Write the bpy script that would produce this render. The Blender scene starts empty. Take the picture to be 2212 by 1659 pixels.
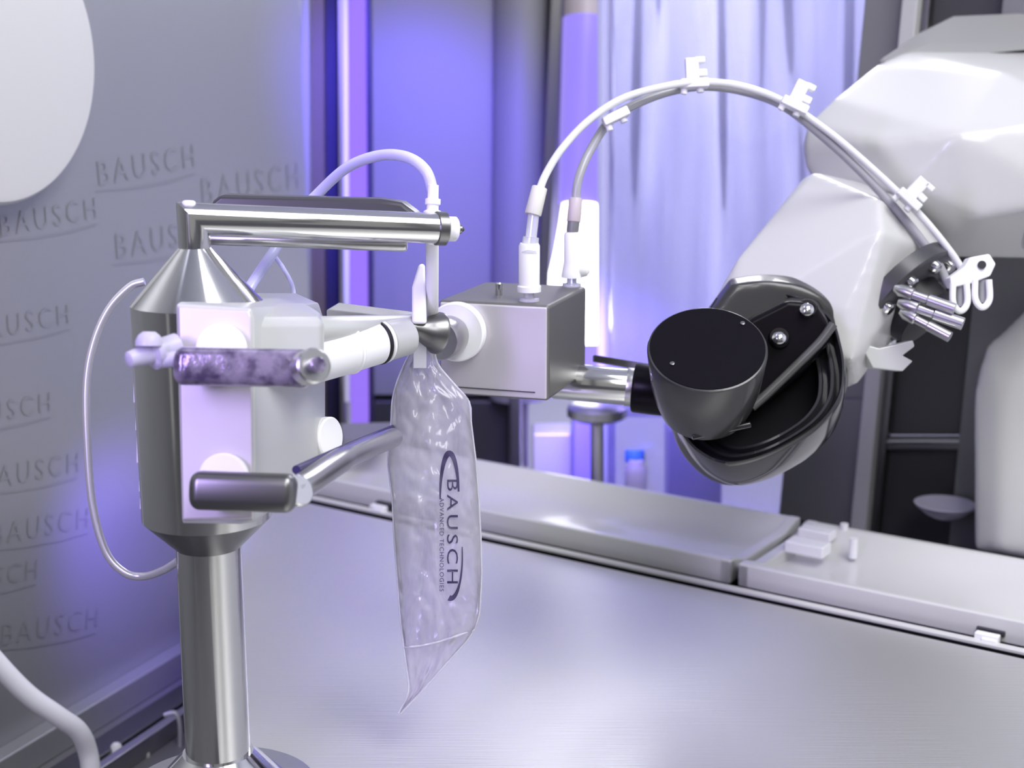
import bpy, bmesh, math, random
from mathutils import Vector as V, Matrix, noise
random.seed(7)
sc = bpy.context.scene
# ------------------------------------------------------------------ camera
F = 3072.0; PITCH = math.radians(12); H = 0.49
cs, sn = math.cos(PITCH), math.sin(PITCH)
RT, FW, UP = V((1, 0, 0)), V((0, cs, -sn)), V((0, sn, cs))
CAM = V((0, 0, H))
cam = bpy.data.cameras.new('camera'); camo = bpy.data.objects.new('camera', cam)
sc.collection.objects.link(camo); sc.camera = camo
camo.location = CAM; camo.rotation_euler = (math.radians(90) - PITCH, 0, 0)
cam.lens = 50; cam.sensor_width = 36; cam.clip_start = 0.02; cam.clip_end = 50
cam.dof.use_dof = True; cam.dof.focus_distance = 0.97; cam.dof.aperture_fstop = 7.0
# ------------------------------------------------------------------ world, lights, exposure
w = bpy.data.worlds.new('world'); sc.world = w; w.use_nodes = True
w.node_tree.nodes['Background'].inputs[0].default_value = (0.9, 0.9, 0.9, 1)
w.node_tree.nodes['Background'].inputs[1].default_value = 0.42
sc.view_settings.view_transform = 'Standard'; sc.view_settings.look = 'None'
sc.view_settings.exposure = 0.0; sc.view_settings.gamma = 1
sc.view_settings.use_curve_mapping = False


def area(name, loc, target, size, power, col=(1, 1, 1), sy=None, spread=None):
    l = bpy.data.lights.new(name, 'AREA'); l.energy = power; l.color = col; l.size = size
    if sy: l.shape = 'RECTANGLE'; l.size_y = sy
    if spread: l.spread = math.radians(spread)
    o = bpy.data.objects.new(name, l); sc.collection.objects.link(o); o.location = loc
    o.rotation_euler = (V(target) - V(loc)).to_track_quat('-Z', 'Y').to_euler()
    return o


def spot(name, loc, target, power, col, ang, rad=0.05, blend=1.0):
    l = bpy.data.lights.new(name, 'SPOT'); l.energy = power; l.color = col
    l.spot_size = math.radians(ang); l.spot_blend = blend; l.shadow_soft_size = rad
    o = bpy.data.objects.new(name, l); sc.collection.objects.link(o); o.location = loc
    o.rotation_euler = (V(target) - V(loc)).to_track_quat('-Z', 'Y').to_euler()
    return o


def P(px, py, d):
    """point seen at pixel (px,py) at depth d"""
    return CAM + FW * d + RT * ((px - 1106) / F * d) + UP * ((829.5 - py) / F * d)


def G(px, py, z=0.0):
    """point of the horizontal plane z seen at the pixel"""
    d = (H - z) / (sn - cs * (829.5 - py) / F)
    return P(px, py, d)


def W(px, py, o, n):
    """point of the plane (o, n) seen at the pixel"""
    r = P(px, py, 1.0) - CAM
    return CAM + r * ((o - CAM).dot(n) / r.dot(n))


def cv(r, u, b):
    return (RT * r + UP * u - FW * b).normalized()


VIO = (0.30, 0.22, 1.0)
area('ceiling_or_added_light', (0.6, 0.6, 1.55), (0.5, 0.9, 0), 0.8, 12.5, (1, 1, 1), 0.5)
area('ceiling_or_added_light', (0.36, 2.7, 1.2), (0.3, 1.0, 0.0), 0.2, 4.5, (1, 1, 1), 0.5)  # added unseen lamp far back, for a bright streak on the deck
area('ceiling_or_added_light', (0.66, 2.5, 1.2), (0.5, 1.0, 0.0), 0.16, 4.5, (1, 1, 1), 0.5)  # second added lamp, for the other streak on the deck
area('violet_lamp', P(1480, 1010, 2.0), P(1400, 940, 2.9), 0.1, 3, (0.3, 0.2, 1), 0.1)
area('ceiling_or_added_light', (0.75, 0.15, 1.5), (0.45, 1.1, 0.2), 0.7, 10, (1, 1, 1), 0.5)
area('ceiling_or_added_light', (-0.45, 1.0, 1.5), (-0.3, 1.2, 0), 0.25, 1.2, (0.8, 0.82, 1), 0.8)
area('ceiling_or_added_light', (0.25, -0.35, 1.3), (0.3, 1.2, 0.05), 0.3, 6, (1, 1, 1), 0.6)  # added front fill near the camera, brightens tray and robot fronts
area('violet_lamp', (-0.50, 0.22, 0.66), (-0.12, 0.90, 0.36), 0.12, 0.75, (0.56, 0.42, 1), 0.4, 60)
spot('violet_spot', P(1230, 560, 1.62), P(1360, 980, 1.88), 14, (0.30, 0.2, 1), 70, 0.04)
spot('violet_spot', P(420, 1000, 1.30), P(225, 1290, 1.62), 5.5, (0.2, 0.12, 1), 75, 0.04)
spot('violet_spot', P(840, -450, 1.25), P(885, 380, 1.99), 62, (0.13, 0.085, 1), 40, 0.05, 0.8)
area('violet_lamp', (0.25, 2.3, 0.7), (0.3, 2.9, 0.45), 0.5, 15, (0.74, 0.74, 1), 0.5)


# ------------------------------------------------------------------ materials
def mat(name, col, metal=0.0, rough=0.5, emit=None, es=1.0, trans=0.0, alpha=1.0, coat=0.0, bump=0.0, bscale=40,
        bstretch=(1, 1, 1), var=0.0, ior=1.45, sss=0.0):
    m = bpy.data.materials.new(name); m.use_nodes = True
    nt = m.node_tree; b = nt.nodes['Principled BSDF']
    b.inputs['Base Color'].default_value = (*col, 1); b.inputs['Metallic'].default_value = metal
    b.inputs['Roughness'].default_value = rough; b.inputs['IOR'].default_value = ior
    b.inputs['Transmission Weight'].default_value = trans; b.inputs['Alpha'].default_value = alpha
    b.inputs['Coat Weight'].default_value = coat; b.inputs['Coat Roughness'].default_value = 0.06
    if sss:
        b.inputs['Subsurface Weight'].default_value = sss; b.inputs['Subsurface Radius'].default_value = (.02, .02, .02)
    if emit:
        b.inputs['Emission Color'].default_value = (*emit, 1); b.inputs['Emission Strength'].default_value = es
    if bump or var:
        tc = nt.nodes.new('ShaderNodeTexCoord'); mp = nt.nodes.new('ShaderNodeMapping')
        mp.inputs['Scale'].default_value = bstretch
        n = nt.nodes.new('ShaderNodeTexNoise'); n.inputs['Scale'].default_value = bscale; n.inputs['Detail'].default_value = 4
        nt.links.new(tc.outputs['Object'], mp.inputs[0]); nt.links.new(mp.outputs[0], n.inputs[0])
        if bump:
            bp = nt.nodes.new('ShaderNodeBump'); bp.inputs['Strength'].default_value = bump; bp.inputs['Distance'].default_value = 0.002
            nt.links.new(n.outputs[0], bp.inputs['Height']); nt.links.new(bp.outputs[0], b.inputs['Normal'])
        if var:
            r = nt.nodes.new('ShaderNodeMapRange'); r.inputs[3].default_value = max(0, rough - var); r.inputs[4].default_value = rough + var
            nt.links.new(n.outputs[0], r.inputs[0]); nt.links.new(r.outputs[0], b.inputs['Roughness'])
    return m


def aniso(m, direction, amount):
    b = m.node_tree.nodes['Principled BSDF']; c = m.node_tree.nodes.new('ShaderNodeCombineXYZ')
    for i in range(3): c.inputs[i].default_value = direction[i]
    m.node_tree.links.new(c.outputs[0], b.inputs['Tangent']); b.inputs['Anisotropic'].default_value = amount


def color_mix(m, c2, scale, lo=0.4, hi=0.6, stretch=(1, 1, 1)):
    nt = m.node_tree; b = nt.nodes['Principled BSDF']; c1 = list(b.inputs['Base Color'].default_value)
    tc = nt.nodes.new('ShaderNodeTexCoord'); mp = nt.nodes.new('ShaderNodeMapping'); mp.inputs['Scale'].default_value = stretch
    n = nt.nodes.new('ShaderNodeTexNoise'); n.inputs['Scale'].default_value = scale; n.inputs['Detail'].default_value = 5
    rp = nt.nodes.new('ShaderNodeValToRGB'); rp.color_ramp.elements[0].position = lo; rp.color_ramp.elements[1].position = hi
    rp.color_ramp.elements[0].color = c1; rp.color_ramp.elements[1].color = (*c2, 1)
    nt.links.new(tc.outputs['Object'], mp.inputs[0]); nt.links.new(mp.outputs[0], n.inputs[0])
    nt.links.new(n.outputs[0], rp.inputs[0]); nt.links.new(rp.outputs[0], b.inputs['Base Color'])
    return m


M = {}
M['deck'] = mat('deck_brushed_steel', (0.62, 0.62, 0.60), 0.6, 0.36, bump=0.12, bscale=9, bstretch=(2, 60, 1), var=0.04)
M['wall'] = mat('wall_satin_steel', (0.38, 0.385, 0.40), 0.5, 0.42, bump=0.04, bscale=8, bstretch=(1, 1, 30))
M['panel'] = mat('panel_satin_steel', (0.24, 0.24, 0.26), 0.1, 0.5)
M['steel'] = mat('polished_steel', (0.62, 0.62, 0.62), 1.0, 0.13, bump=0.02, bscale=30, bstretch=(1, 1, .05))
M['steel_satin'] = mat('satin_steel', (0.50, 0.50, 0.50), 1.0, 0.30)
M['steel_dark'] = mat('dark_satin_steel', (0.20, 0.20, 0.20), 1.0, 0.34)
M['steel_plate'] = mat('machined_plate_steel', (0.64, 0.61, 0.65), 0.3, 0.4)
M['box_side'] = mat('box_dark_steel', (0.17, 0.165, 0.16), 0.4, 0.45)
M['white'] = mat('white_gloss_paint', (0.56, 0.56, 0.555), 0, 0.32, coat=0.3)
M['lid'] = mat('lid_white_paint', (0.66, 0.66, 0.65), 0, 0.4)
M['white_soft'] = mat('white_polymer', (0.88, 0.88, 0.90), 0, 0.45)
M['disc_white'] = mat('bright_white_polymer', (0.95, 0.95, 0.97), 0, 0.4)
M['grey_light'] = mat('light_grey_polymer', (0.56, 0.57, 0.56), 0.2, 0.32)
M['tray'] = mat('tray_white_polymer', (0.66, 0.66, 0.65), 0, 0.3, coat=0.3)
M['black'] = mat('black_gloss_plastic', (0.006, 0.005, 0.007), 0, 0.28, coat=0.0)
M['black'].node_tree.nodes['Principled BSDF'].inputs['Specular IOR Level'].default_value = 0.1
M['black_soft'] = mat('black_satin_cast', (0.026, 0.026, 0.026), 0.0, 0.33, coat=0.3)
M['black_ring'] = mat('black_gloss_ring', (0.012, 0.012, 0.014), 0.0, 0.2, coat=0.6)
M['rubber'] = mat('black_rubber', (0.01, 0.01, 0.012), 0, 0.5)
M['grey_dark'] = mat('dark_grey_panel', (0.06, 0.06, 0.065), 0.2, 0.3)
M['grey_mid'] = mat('mid_grey_panel', (0.20, 0.20, 0.21), 0.2, 0.4)
M['grey_cover'] = mat('cover_grey_paint', (0.26, 0.26, 0.26), 0.0, 0.4)
M['ridge'] = mat('highlight_grey_ridge', (0.10, 0.10, 0.10), 0.3, 0.35)
M['violetpanel'] = mat('violet_backing', (0.30, 0.28, 0.42), 0, 0.5)
M['grey_post'] = mat('grey_post_paint', (0.5, 0.5, 0.5), 0.1, 0.4)
M['brown'] = mat('taupe_gasket', (0.16, 0.13, 0.13), 0.3, 0.4)
M['navy'] = mat('navy_gasket', (0.035, 0.03, 0.10), 0.2, 0.4)
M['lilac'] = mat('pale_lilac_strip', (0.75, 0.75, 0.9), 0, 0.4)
M['led'] = mat('violet_light_strip', (0.02, 0.01, 0.05), 0, 0.6, emit=(0.34, 0.19, 1), es=0.9)
M['lampv'] = mat('violet_lamp_tube', (0.1, 0.08, 0.3), 0, 0.4, emit=(0.36, 0.27, 1), es=0.8)
M['lampw'] = mat('white_lamp_tube', (1, 1, 1), 0, 0.4, emit=(0.93, 0.94, 1), es=4.0)
M['cream'] = mat('cream_polymer', (0.74, 0.73, 0.66), 0, 0.4)
M['pinkish'] = mat('rose_grey_polymer', (0.55, 0.48, 0.50), 0, 0.4)
M['cable'] = mat('silver_cable', (0.7, 0.7, 0.72), 0.6, 0.3)
M['tubew'] = mat('milky_tubing', (0.72, 0.73, 0.74), 0, 0.25, sss=0.2, coat=0.3)
M['tubeg'] = mat('grey_tubing', (0.36, 0.36, 0.39), 0, 0.3, coat=0.3)
M['hose'] = mat('translucent_lilac_hose', (0.62, 0.62, 0.95), 0, 0.3, sss=0.3)
M['clear'] = mat('clear_plastic', (0.9, 0.9, 0.97), 0, 0.15, trans=0.55, ior=1.3)
M['fitting'] = mat('frosted_fitting', (0.66, 0.64, 0.78), 0, 0.3, trans=0.3, ior=1.3)
M['marble'] = color_mix(mat('marbled_clear_handle', (0.08, 0.06, 0.12), 0.3, 0.18, bump=0.6, bscale=90, coat=0.8), (0.30, 0.26, 0.36), 110, 0.35, 0.62)
M['ink'] = mat('dark_ink', (0.05, 0.04, 0.10), 0, 0.5)
M['film_ink'] = mat('faint_film_print', (0.364, 0.369, 0.385), 0.5, 0.42)
M['backwall'] = mat('back_room_wall', (0.75, 0.76, 0.85), 0, 0.6)
M['bluecap'] = mat('blue_cap_plastic', (0.05, 0.18, 0.62), 0, 0.4)
M['violetbox'] = mat('violet_lit_polymer', (0.30, 0.26, 0.75), 0, 0.4)  # violet light is put into the base colour of the boxes


def film_mat(name, col, tw, tr=0.5, rough=0.15, scale=14, stretch=(1, 1, 1), bump=0.5):
    """thin plastic film: part transparent, part translucent, with a gloss"""
    m = bpy.data.materials.new(name); m.use_nodes = True; nt = m.node_tree
    for n in list(nt.nodes):
        if n.type != 'OUTPUT_MATERIAL': nt.nodes.remove(n)
    out = [n for n in nt.nodes if n.type == 'OUTPUT_MATERIAL'][0]
    tp = nt.nodes.new('ShaderNodeBsdfTransparent'); tl = nt.nodes.new('ShaderNodeBsdfTranslucent')
    df = nt.nodes.new('ShaderNodeBsdfDiffuse'); gl = nt.nodes.new('ShaderNodeBsdfGlossy')
    tp.inputs[0].default_value = (0.97, 0.97, 1, 1)
    tl.inputs[0].default_value = (*col, 1); df.inputs[0].default_value = (*col, 1)
    gl.inputs[0].default_value = (1, 1, 1, 1); gl.inputs[1].default_value = rough
    m1 = nt.nodes.new('ShaderNodeMixShader'); m1.inputs[0].default_value = 0.5
    nt.links.new(tl.outputs[0], m1.inputs[1]); nt.links.new(df.outputs[0], m1.inputs[2])
    m2 = nt.nodes.new('ShaderNodeMixShader'); m2.inputs[0].default_value = tw
    nt.links.new(tp.outputs[0], m2.inputs[1]); nt.links.new(m1.outputs[0], m2.inputs[2])
    m3 = nt.nodes.new('ShaderNodeMixShader')
    fr = nt.nodes.new('ShaderNodeFresnel'); fr.inputs[0].default_value = 1.5
    nt.links.new(fr.outputs[0], m3.inputs[0]); nt.links.new(m2.outputs[0], m3.inputs[1]); nt.links.new(gl.outputs[0], m3.inputs[2])
    nt.links.new(m3.outputs[0], out.inputs[0])
    tc = nt.nodes.new('ShaderNodeTexCoord'); mp = nt.nodes.new('ShaderNodeMapping'); mp.inputs['Scale'].default_value = stretch
    n = nt.nodes.new('ShaderNodeTexNoise'); n.inputs['Scale'].default_value = scale; n.inputs['Detail'].default_value = 3
    n.inputs['Distortion'].default_value = 0.8
    nt.links.new(tc.outputs['Object'], mp.inputs[0]); nt.links.new(mp.outputs[0], n.inputs[0])
    bp = nt.nodes.new('ShaderNodeBump'); bp.inputs['Strength'].default_value = bump; bp.inputs['Distance'].default_value = 0.004
    nt.links.new(n.outputs[0], bp.inputs['Height'])
    for s in (gl, df, tl): nt.links.new(bp.outputs[0], s.inputs['Normal'])
    mr = nt.nodes.new('ShaderNodeMapRange'); mr.inputs[1].default_value = 0.35; mr.inputs[2].default_value = 0.7
    mr.inputs[3].default_value = max(0, tw - 0.18); mr.inputs[4].default_value = min(1, tw + 0.22)
    nt.links.new(n.outputs[0], mr.inputs[0]); nt.links.new(mr.outputs[0], m2.inputs[0])
    return m


M['bag'] = film_mat('bag_film', (0.80, 0.77, 0.88), 0.52, scale=45, stretch=(1, 1, 0.35), bump=0.8)
M['sheet'] = film_mat('hanging_film', (0.62, 0.62, 0.95), 0.45, rough=0.3, scale=9, stretch=(1, 1, 0.1), bump=0.3)

# ------------------------------------------------------------------ object helpers
OFF = {}


def link(o): sc.collection.objects.link(o); return o


def thing(name, loc, label, cat, group=None, kind=None):
    o = link(bpy.data.objects.new(name, None)); o.location = loc; o.empty_display_size = 0.02
    OFF[o] = V(loc); tag(o, label, cat, group, kind); return o


def tag(o, label=None, cat=None, group=None, kind=None):
    if label: o['label'] = label
    if cat: o['category'] = cat
    if group: o['group'] = group
    if kind: o['kind'] = kind
    return o


def obj(name, bm, m, parent=None, label=None, bevel=0, seg=3, angle=35, remesh=0, smooth_it=0, kind=None, smooth=True):
    off = OFF[parent] if parent else V((0, 0, 0))
    if parent is None:
        lo = V([min(v.co[i] for v in bm.verts) for i in range(3)]); hi = V([max(v.co[i] for v in bm.verts) for i in range(3)])
        off = V(((lo.x + hi.x) / 2, (lo.y + hi.y) / 2, lo.z))
    bmesh.ops.translate(bm, verts=bm.verts, vec=-off)
    bmesh.ops.recalc_face_normals(bm, faces=bm.faces)
    me = bpy.data.meshes.new(name)
    for f in bm.faces: f.smooth = smooth
    bm.to_mesh(me); bm.free()
    if smooth and not remesh: me.set_sharp_from_angle(angle=math.radians(angle))
    o = link(bpy.data.objects.new(name, me)); me.materials.append(m)
    OFF[o] = off
    if parent: o.parent = parent
    else: o.location = off
    if remesh:
        r = o.modifiers.new('remesh', 'REMESH'); r.mode = 'VOXEL'; r.voxel_size = remesh; r.use_smooth_shade = True
        if smooth_it:
            s = o.modifiers.new('smooth', 'SMOOTH'); s.iterations = smooth_it; s.factor = 0.6
    if bevel:
        b = o.modifiers.new('bevel', 'BEVEL'); b.width = bevel; b.segments = seg; b.limit_method = 'ANGLE'
        b.angle_limit = math.radians(30); b.harden_normals = True
    if label: o['label'] = label
    if kind: o['kind'] = kind
    return o


def frame(ax):
    ax = ax.normalized(); t = V((0, 0, 1)) if abs(ax.z) < 0.9 else V((1, 0, 0))
    a = ax.cross(t).normalized(); b = ax.cross(a).normalized(); return a, b, ax


def lathe(bm, p0, ax, prof, seg=40, sa=1.0, sb=1.0, fr=None):
    """prof: list of (distance along axis, radius)"""
    a, b, ax = fr if fr else frame(ax)
    rings = []
    for t, r in prof:
        rings.append([bm.verts.new(p0 + ax * t + (a * math.cos(2 * math.pi * k / seg) * sa + b * math.sin(2 * math.pi * k / seg) * sb) * r) for k in range(seg)])
    for i in range(len(rings) - 1):
        for k in range(seg):
            bm.faces.new((rings[i][k], rings[i][(k + 1) % seg], rings[i + 1][(k + 1) % seg], rings[i + 1][k]))
    bm.faces.new(list(reversed(rings[0]))); bm.faces.new(rings[-1])
    return bm


def cyl(bm, p0, p1, r0, r1=None, seg=32, ch=0.0):
    r1 = r0 if r1 is None else r1; L = (p1 - p0).length
    if ch:
        return lathe(bm, p0, p1 - p0, [(0, r0 - ch), (ch * .3, r0 - ch * .3), (ch, r0), (L - ch, r1), (L - ch * .3, r1 - ch * .3), (L, r1 - ch)], seg)
    return lathe(bm, p0, p1 - p0, [(0, r0), (L, r1)], seg)


def spline(pts, n=12):
    out = []; q = [pts[0] * 2 - pts[1]] + list(pts) + [pts[-1] * 2 - pts[-2]]
    for i in range(1, len(q) - 2):
        for k in range(n):
            t = k / n
            out.append(0.5 * ((2 * q[i]) + (q[i + 1] - q[i - 1]) * t + (2 * q[i - 1] - 5 * q[i] + 4 * q[i + 1] - q[i + 2]) * t * t + (3 * q[i] - q[i - 1] - 3 * q[i + 1] + q[i + 2]) * t ** 3))
    out.append(pts[-1]); return out


def tube(bm, pts, r, seg=14, n=12, smooth=True):
    p = spline(pts, n) if smooth else pts
    t0 = (p[1] - p[0]).normalized(); a, b, _ = frame(t0); rings = []
    for i, q in enumerate(p):
        t = (p[min(i + 1, len(p) - 1)] - p[max(i - 1, 0)]).normalized()
        a = (a - t * a.dot(t)).normalized(); b = t.cross(a)
        rr = r[min(int(i / (len(p) - 1) * (len(r) - 1)), len(r) - 1)] if isinstance(r, list) else r
        rings.append([bm.verts.new(q + (a * math.cos(2 * math.pi * k / seg) + b * math.sin(2 * math.pi * k / seg)) * rr) for k in range(seg)])
    for i in range(len(rings) - 1):
        for k in range(seg):
            bm.faces.new((rings[i][k], rings[i][(k + 1) % seg], rings[i + 1][(k + 1) % seg], rings[i + 1][k]))
    bm.faces.new(list(reversed(rings[0]))); bm.faces.new(rings[-1]); return bm


def hull(bm, pts):
    vs = [bm.verts.new(p) for p in pts]
    r = bmesh.ops.convex_hull(bm, input=vs)
    junk = [g for g in r['geom_interior'] if isinstance(g, bmesh.types.BMVert)]
    if junk: bmesh.ops.delete(bm, geom=junk, context='VERTS')
    bmesh.ops.dissolve_limit(bm, angle_limit=math.radians(2), verts=bm.verts, edges=bm.edges)
    return bm


def prism(bm, poly, vec):
    a = [bm.verts.new(p) for p in poly]; b = [bm.verts.new(p + vec) for p in poly]; n = len(a)
    bm.faces.new(a); bm.faces.new(list(reversed(b)))
    for i in range(n): bm.faces.new((a[i], b[i], b[(i + 1) % n], a[(i + 1) % n]))
    return bm


def box(bm, o, a, b, c):
    """corner o, edge vectors a b c"""
    return prism(bm, [o, o + a, o + a + b, o + b], c)


def cbox(bm, c, a, b, d):
    return box(bm, c - a / 2 - b / 2 - d / 2, a, b, d)


def px(n, d):
    return n / F * d


N = bmesh.new
Z = V((0, 0, 1))
# ------------------------------------------------------------------ structure
DZ = 0.03
SZ = -0.15
gl0, gl1 = G(35, 1659, SZ), G(390, 1440, SZ)
wd = (gl1 - gl0).normalized(); wn = V((wd.y, -wd.x, 0))            # wall_left direction, inward normal
e0, e1p = G(1040, 1148, DZ), G(2212, 1400, DZ)
E1 = (e1p - e0).normalized(); E2 = V((-E1.y, E1.x, 0))
if E2.y < 0: E2 = -E2
# floor of the chamber (below the deck)
obj('floor', box(N(), V((-1.3, -0.6, SZ - 0.02)), V((3.4, 0, 0)), V((0, 4.2, 0)), Z * 0.02), M['grey_mid'])['kind'] = 'structure'
# left wall: slab with thickness, ends behind the corner profiles
wl0 = gl0 - wd * 1.5; wl1 = W(668, 700, gl0, wn); wl1.z = SZ
wall_left = obj('wall_left', box(N(), V((wl0.x, wl0.y, SZ)), wl1 - V((wl0.x, wl0.y, SZ)), Z * 1.85, -wn * 0.02), M['wall'])
wall_left['kind'] = 'structure'
o = obj('wall_front', box(N(), V((-1.3, -0.62, SZ)), V((3.4, 0, 0)), V((0, -0.02, 0)), Z * 0.5), M['grey_mid']); o['kind'] = 'structure'
o = obj('wall_right', box(N(), V((1.5, -0.6, SZ)), V((0, 4.2, 0)), V((0.02, 0, 0)), Z * 1.85), M['backwall']); o['kind'] = 'structure'
o = obj('ceiling', box(N(), V((-1.3, -0.6, 1.7)), V((3.4, 0, 0)), V((0, 4.2, 0)), Z * 0.02), M['backwall']); o['kind'] = 'structure'
# unseen dark strips added behind the viewer, for streaks reflected in the steel
for i, x in enumerate((-0.95, -0.42, 0.55, 1.1)):
    o = obj('trim_%d' % (20 + i), box(N(), V((x, -0.6, SZ + 0.5)), V((0.09, 0, 0)), V((0, 0.05, 0)), Z * 1.35), M['grey_dark']); o['kind'] = 'structure'
# far room wall
o = obj('wall_back', box(N(), V((-1.3, 3.0, SZ)), V((3.4, 0, 0)), V((0, 0.02, 0)), Z * 1.85), M['backwall']); o['kind'] = 'structure'

# work deck
dk = [G(500, 1700, DZ), G(512, 1350, DZ), G(520, 1130, DZ), G(560, 1050, DZ), G(2330, 1428, DZ)]
ed = E1 * 1.0
poly = [dk[0] + (dk[0] - dk[2]) * 0.9, dk[0], dk[1], dk[2], G(575, 1052, DZ) - E2 * .020, e0 + E1 * ((e1p - e0).length + 0.5) - E2 * .020, V((1.4, -0.2, DZ))]
deck = obj('trim_1', prism(N(), poly, Z * -0.02), M['deck'], bevel=0.0015)
aniso(M['deck'], E1, 0.8)
deck['kind'] = 'structure'; deck['label'] = 'brushed stainless steel work deck under the stand and the hanging bag'
# sub-base under rail and trays, black so the gaps read as shade
sub = G(575, 1052, DZ)
base = obj('trim_2', box(N(), V((sub.x, sub.y, 0.004)) - E1 * 0.1 - E2 * 0.03, E1 * 1.5, E2 * 0.34, Z * -0.03), M['rubber'])
base['kind'] = 'structure'; base['label'] = 'dark channel under the trays'
# deck support frame down to the floor
sup = [p.copy() for p in (poly[0] + V((.06, 0, 0)), dk[0] + V((.05, 0, 0)), dk[2] + V((.05, -.03, 0)), e0 - E2 * .07, e0 + E1 * .9 - E2 * .07, V((1.3, -0.1, DZ)))]
for p in sup: p.z = 0.0095
o = obj('trim_3', prism(N(), sup, Z * (SZ - 0.0095)), M['grey_mid']); o['kind'] = 'structure'
o['label'] = 'grey plinth carrying the deck'

# rail along the deck edge: pale strip between two dark gaps
rail = thing('edge_rail', G(1300, 1210, 0.02), 'long thin pale rail running along the far edge of the steel deck', 'rail')
s0 = G(575, 1052, DZ) - E2 * 0.007; s0.z = 0.0285
obj('rail_strip', box(N(), s0, E1 * 1.25, E2 * 0.009, Z * 0.003), M['tray'], rail, bevel=0.0006)
obj('rail_web', box(N(), s0 + E2 * 0.004 + Z * -0.0245, E1 * 1.25, E2 * 0.002, Z * 0.0247), M['rubber'], rail)  # web coloured black so the gap under the strip reads as shade


def rail_clip(pxx, pyy, label):
    c = G(pxx, pyy, DZ); c.z = DZ + 0.002
    t = thing('rail_clip', c, label, 'clip', 'clips on the deck edge rail')
    bm = N(); cbox(bm, c, E1 * 0.02, E2 * 0.008, Z * 0.009); cbox(bm, c + E1 * 0.003 - E2 * .004 - Z * .001, E1 * 0.013, E2 * 0.006, Z * 0.006)
    obj('clip_body', bm, M['white_soft'], t, bevel=0.001)
    obj('latch', cbox(N(), c + E2 * 0.012 + Z * 0.003, E1 * 0.024, E2 * 0.007, Z * 0.005), M['grey_dark'], t, bevel=0.001)


rail_clip(2132, 1384, 'small white clip with dark latch on the rail at the lower right')
rail_clip(818, 1104, 'small violet-lit clip on the rail left of the hanging bag')


# ------------------------------------------------------------------ trays
def tray(name, o, L, Wd, hgt, label, m, open_end=0.0):
    """open shallow trough, o = front left bottom corner; profile in (E2, Z) with coved inside"""
    t = thing(name, o, label, 'tray')
    prof = [(0, 0), (0, hgt), (0.008, hgt), (0.022, hgt * .35), (0.045, hgt * .12), (Wd - 0.05, hgt * .12), (Wd - .022, hgt * .6), (Wd - .008, hgt), (Wd, hgt), (Wd, 0)]
    pl = [o + E2 * a + Z * b for a, b in prof]
    obj('trough', prism(N(), pl, E1 * L), m, t, bevel=0.002, seg=3)
    pr2 = [(0, 0), (0, hgt * 1.02), (0.01, hgt * 1.02), (0.035, hgt * .68), (Wd - 0.035, hgt * .72), (Wd - .012, hgt * 1.02), (Wd, hgt * 1.02), (Wd, 0)]
    for s, q in ((0, 0.0), (1, L - 0.012)):
        obj('end_wall', prism(N(), [o + E2 * a + Z * b + E1 * q for a, b in pr2], E1 * 0.012), m, t, bevel=0.002)
    obj('tray_support', box(N(), o + E1 * .01 + E2 * .014 - Z * .0225, E1 * (L - .02), E2 * (Wd - .028), Z * .0225), M['rubber'], t)  # added support, black for the shade below the tray
    return t


TF = G(575, 1052, DZ) + E2 * 0.015; TF.z = 0.0265
fr = G(1592, 1245, DZ)                       # right front foot of the left tray
L1 = (fr - TF).dot(E1)
t1 = tray('tray', TF + E1 * 0.02, L1 - 0.02, 0.165, 0.0235, 'long pale grey trough tray behind the hanging bag, in line with the deck edge', M['tray'])
st = TF + E1 * (L1 + 0.008)
t2 = tray('tray', st, 0.75, 0.165, 0.0225, 'pale grey trough tray at the lower right with a latch at its left end', M['tray'])
# latch pieces between the trays
c = G(1775, 1170, 0.055); 
lt = thing('tray_latch', c, 'white sliding latch lying across the left end of the right-hand tray', 'latch')
bm = N(); cbox(bm, G(1745, 1182, 0.046), E1 * 0.04, E2 * 0.022, Z * 0.012); obj('slide_bar', bm, M['white_soft'], lt, bevel=0.002)
bm = N(); cbox(bm, G(1765, 1152, 0.046), E1 * 0.035, E2 * 0.018, Z * 0.01); obj('slide_bar', bm, M['white_soft'], lt, bevel=0.002)
bm = N(); box(bm, G(1800, 1196, 0.028), E1 * 0.045, E2 * 0.06, Z * 0.008); obj('latch_plate', bm, M['tray'], lt, bevel=0.002)
bm = N(); cyl(bm, G(1842, 1205, 0.034), G(1842, 1205, 0.034) + Z * 0.02, 0.004); obj('latch_pin', bm, M['white_soft'], lt)
bm = N(); cyl(bm, G(1822, 1172, 0.034), G(1822, 1172, 0.034) + Z * 0.02, 0.004); obj('latch_pin', bm, M['white_soft'], lt)

# ------------------------------------------------------------------ corner profiles and back panels
BP = P(900, 500, 2.02); BN = V((0.05, -1, 0)).normalized()           # plane of the blue-lit panel
zlo, zhi = SZ, 1.55


def vstrip(name, x0t, x1t, x0b, x1b, m, dpt, thick, ytop=-60, ybot=1000, label=None, parent=None, n=BN, o=None):
    """upright slab standing at depth dpt, seen between the given pixels at the top and at y=900"""
    q = P(900, 500, dpt) if o is None else o
    def ix(xt, xb, y): return xt + (xb - xt) * (y / 900.0)
    pl = [W(ix(x0t, x0b, ytop), ytop, q, n), W(ix(x1t, x1b, ytop), ytop, q, n), W(ix(x1t, x1b, ybot), ybot, q, n), W(ix(x0t, x0b, ybot), ybot, q, n)]
    ob = obj(name, prism(N(), pl, -n * thick), m, parent, bevel=0.0015)
    if parent is None: ob['kind'] = 'structure'
    if label: ob['label'] = label
    return ob


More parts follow.
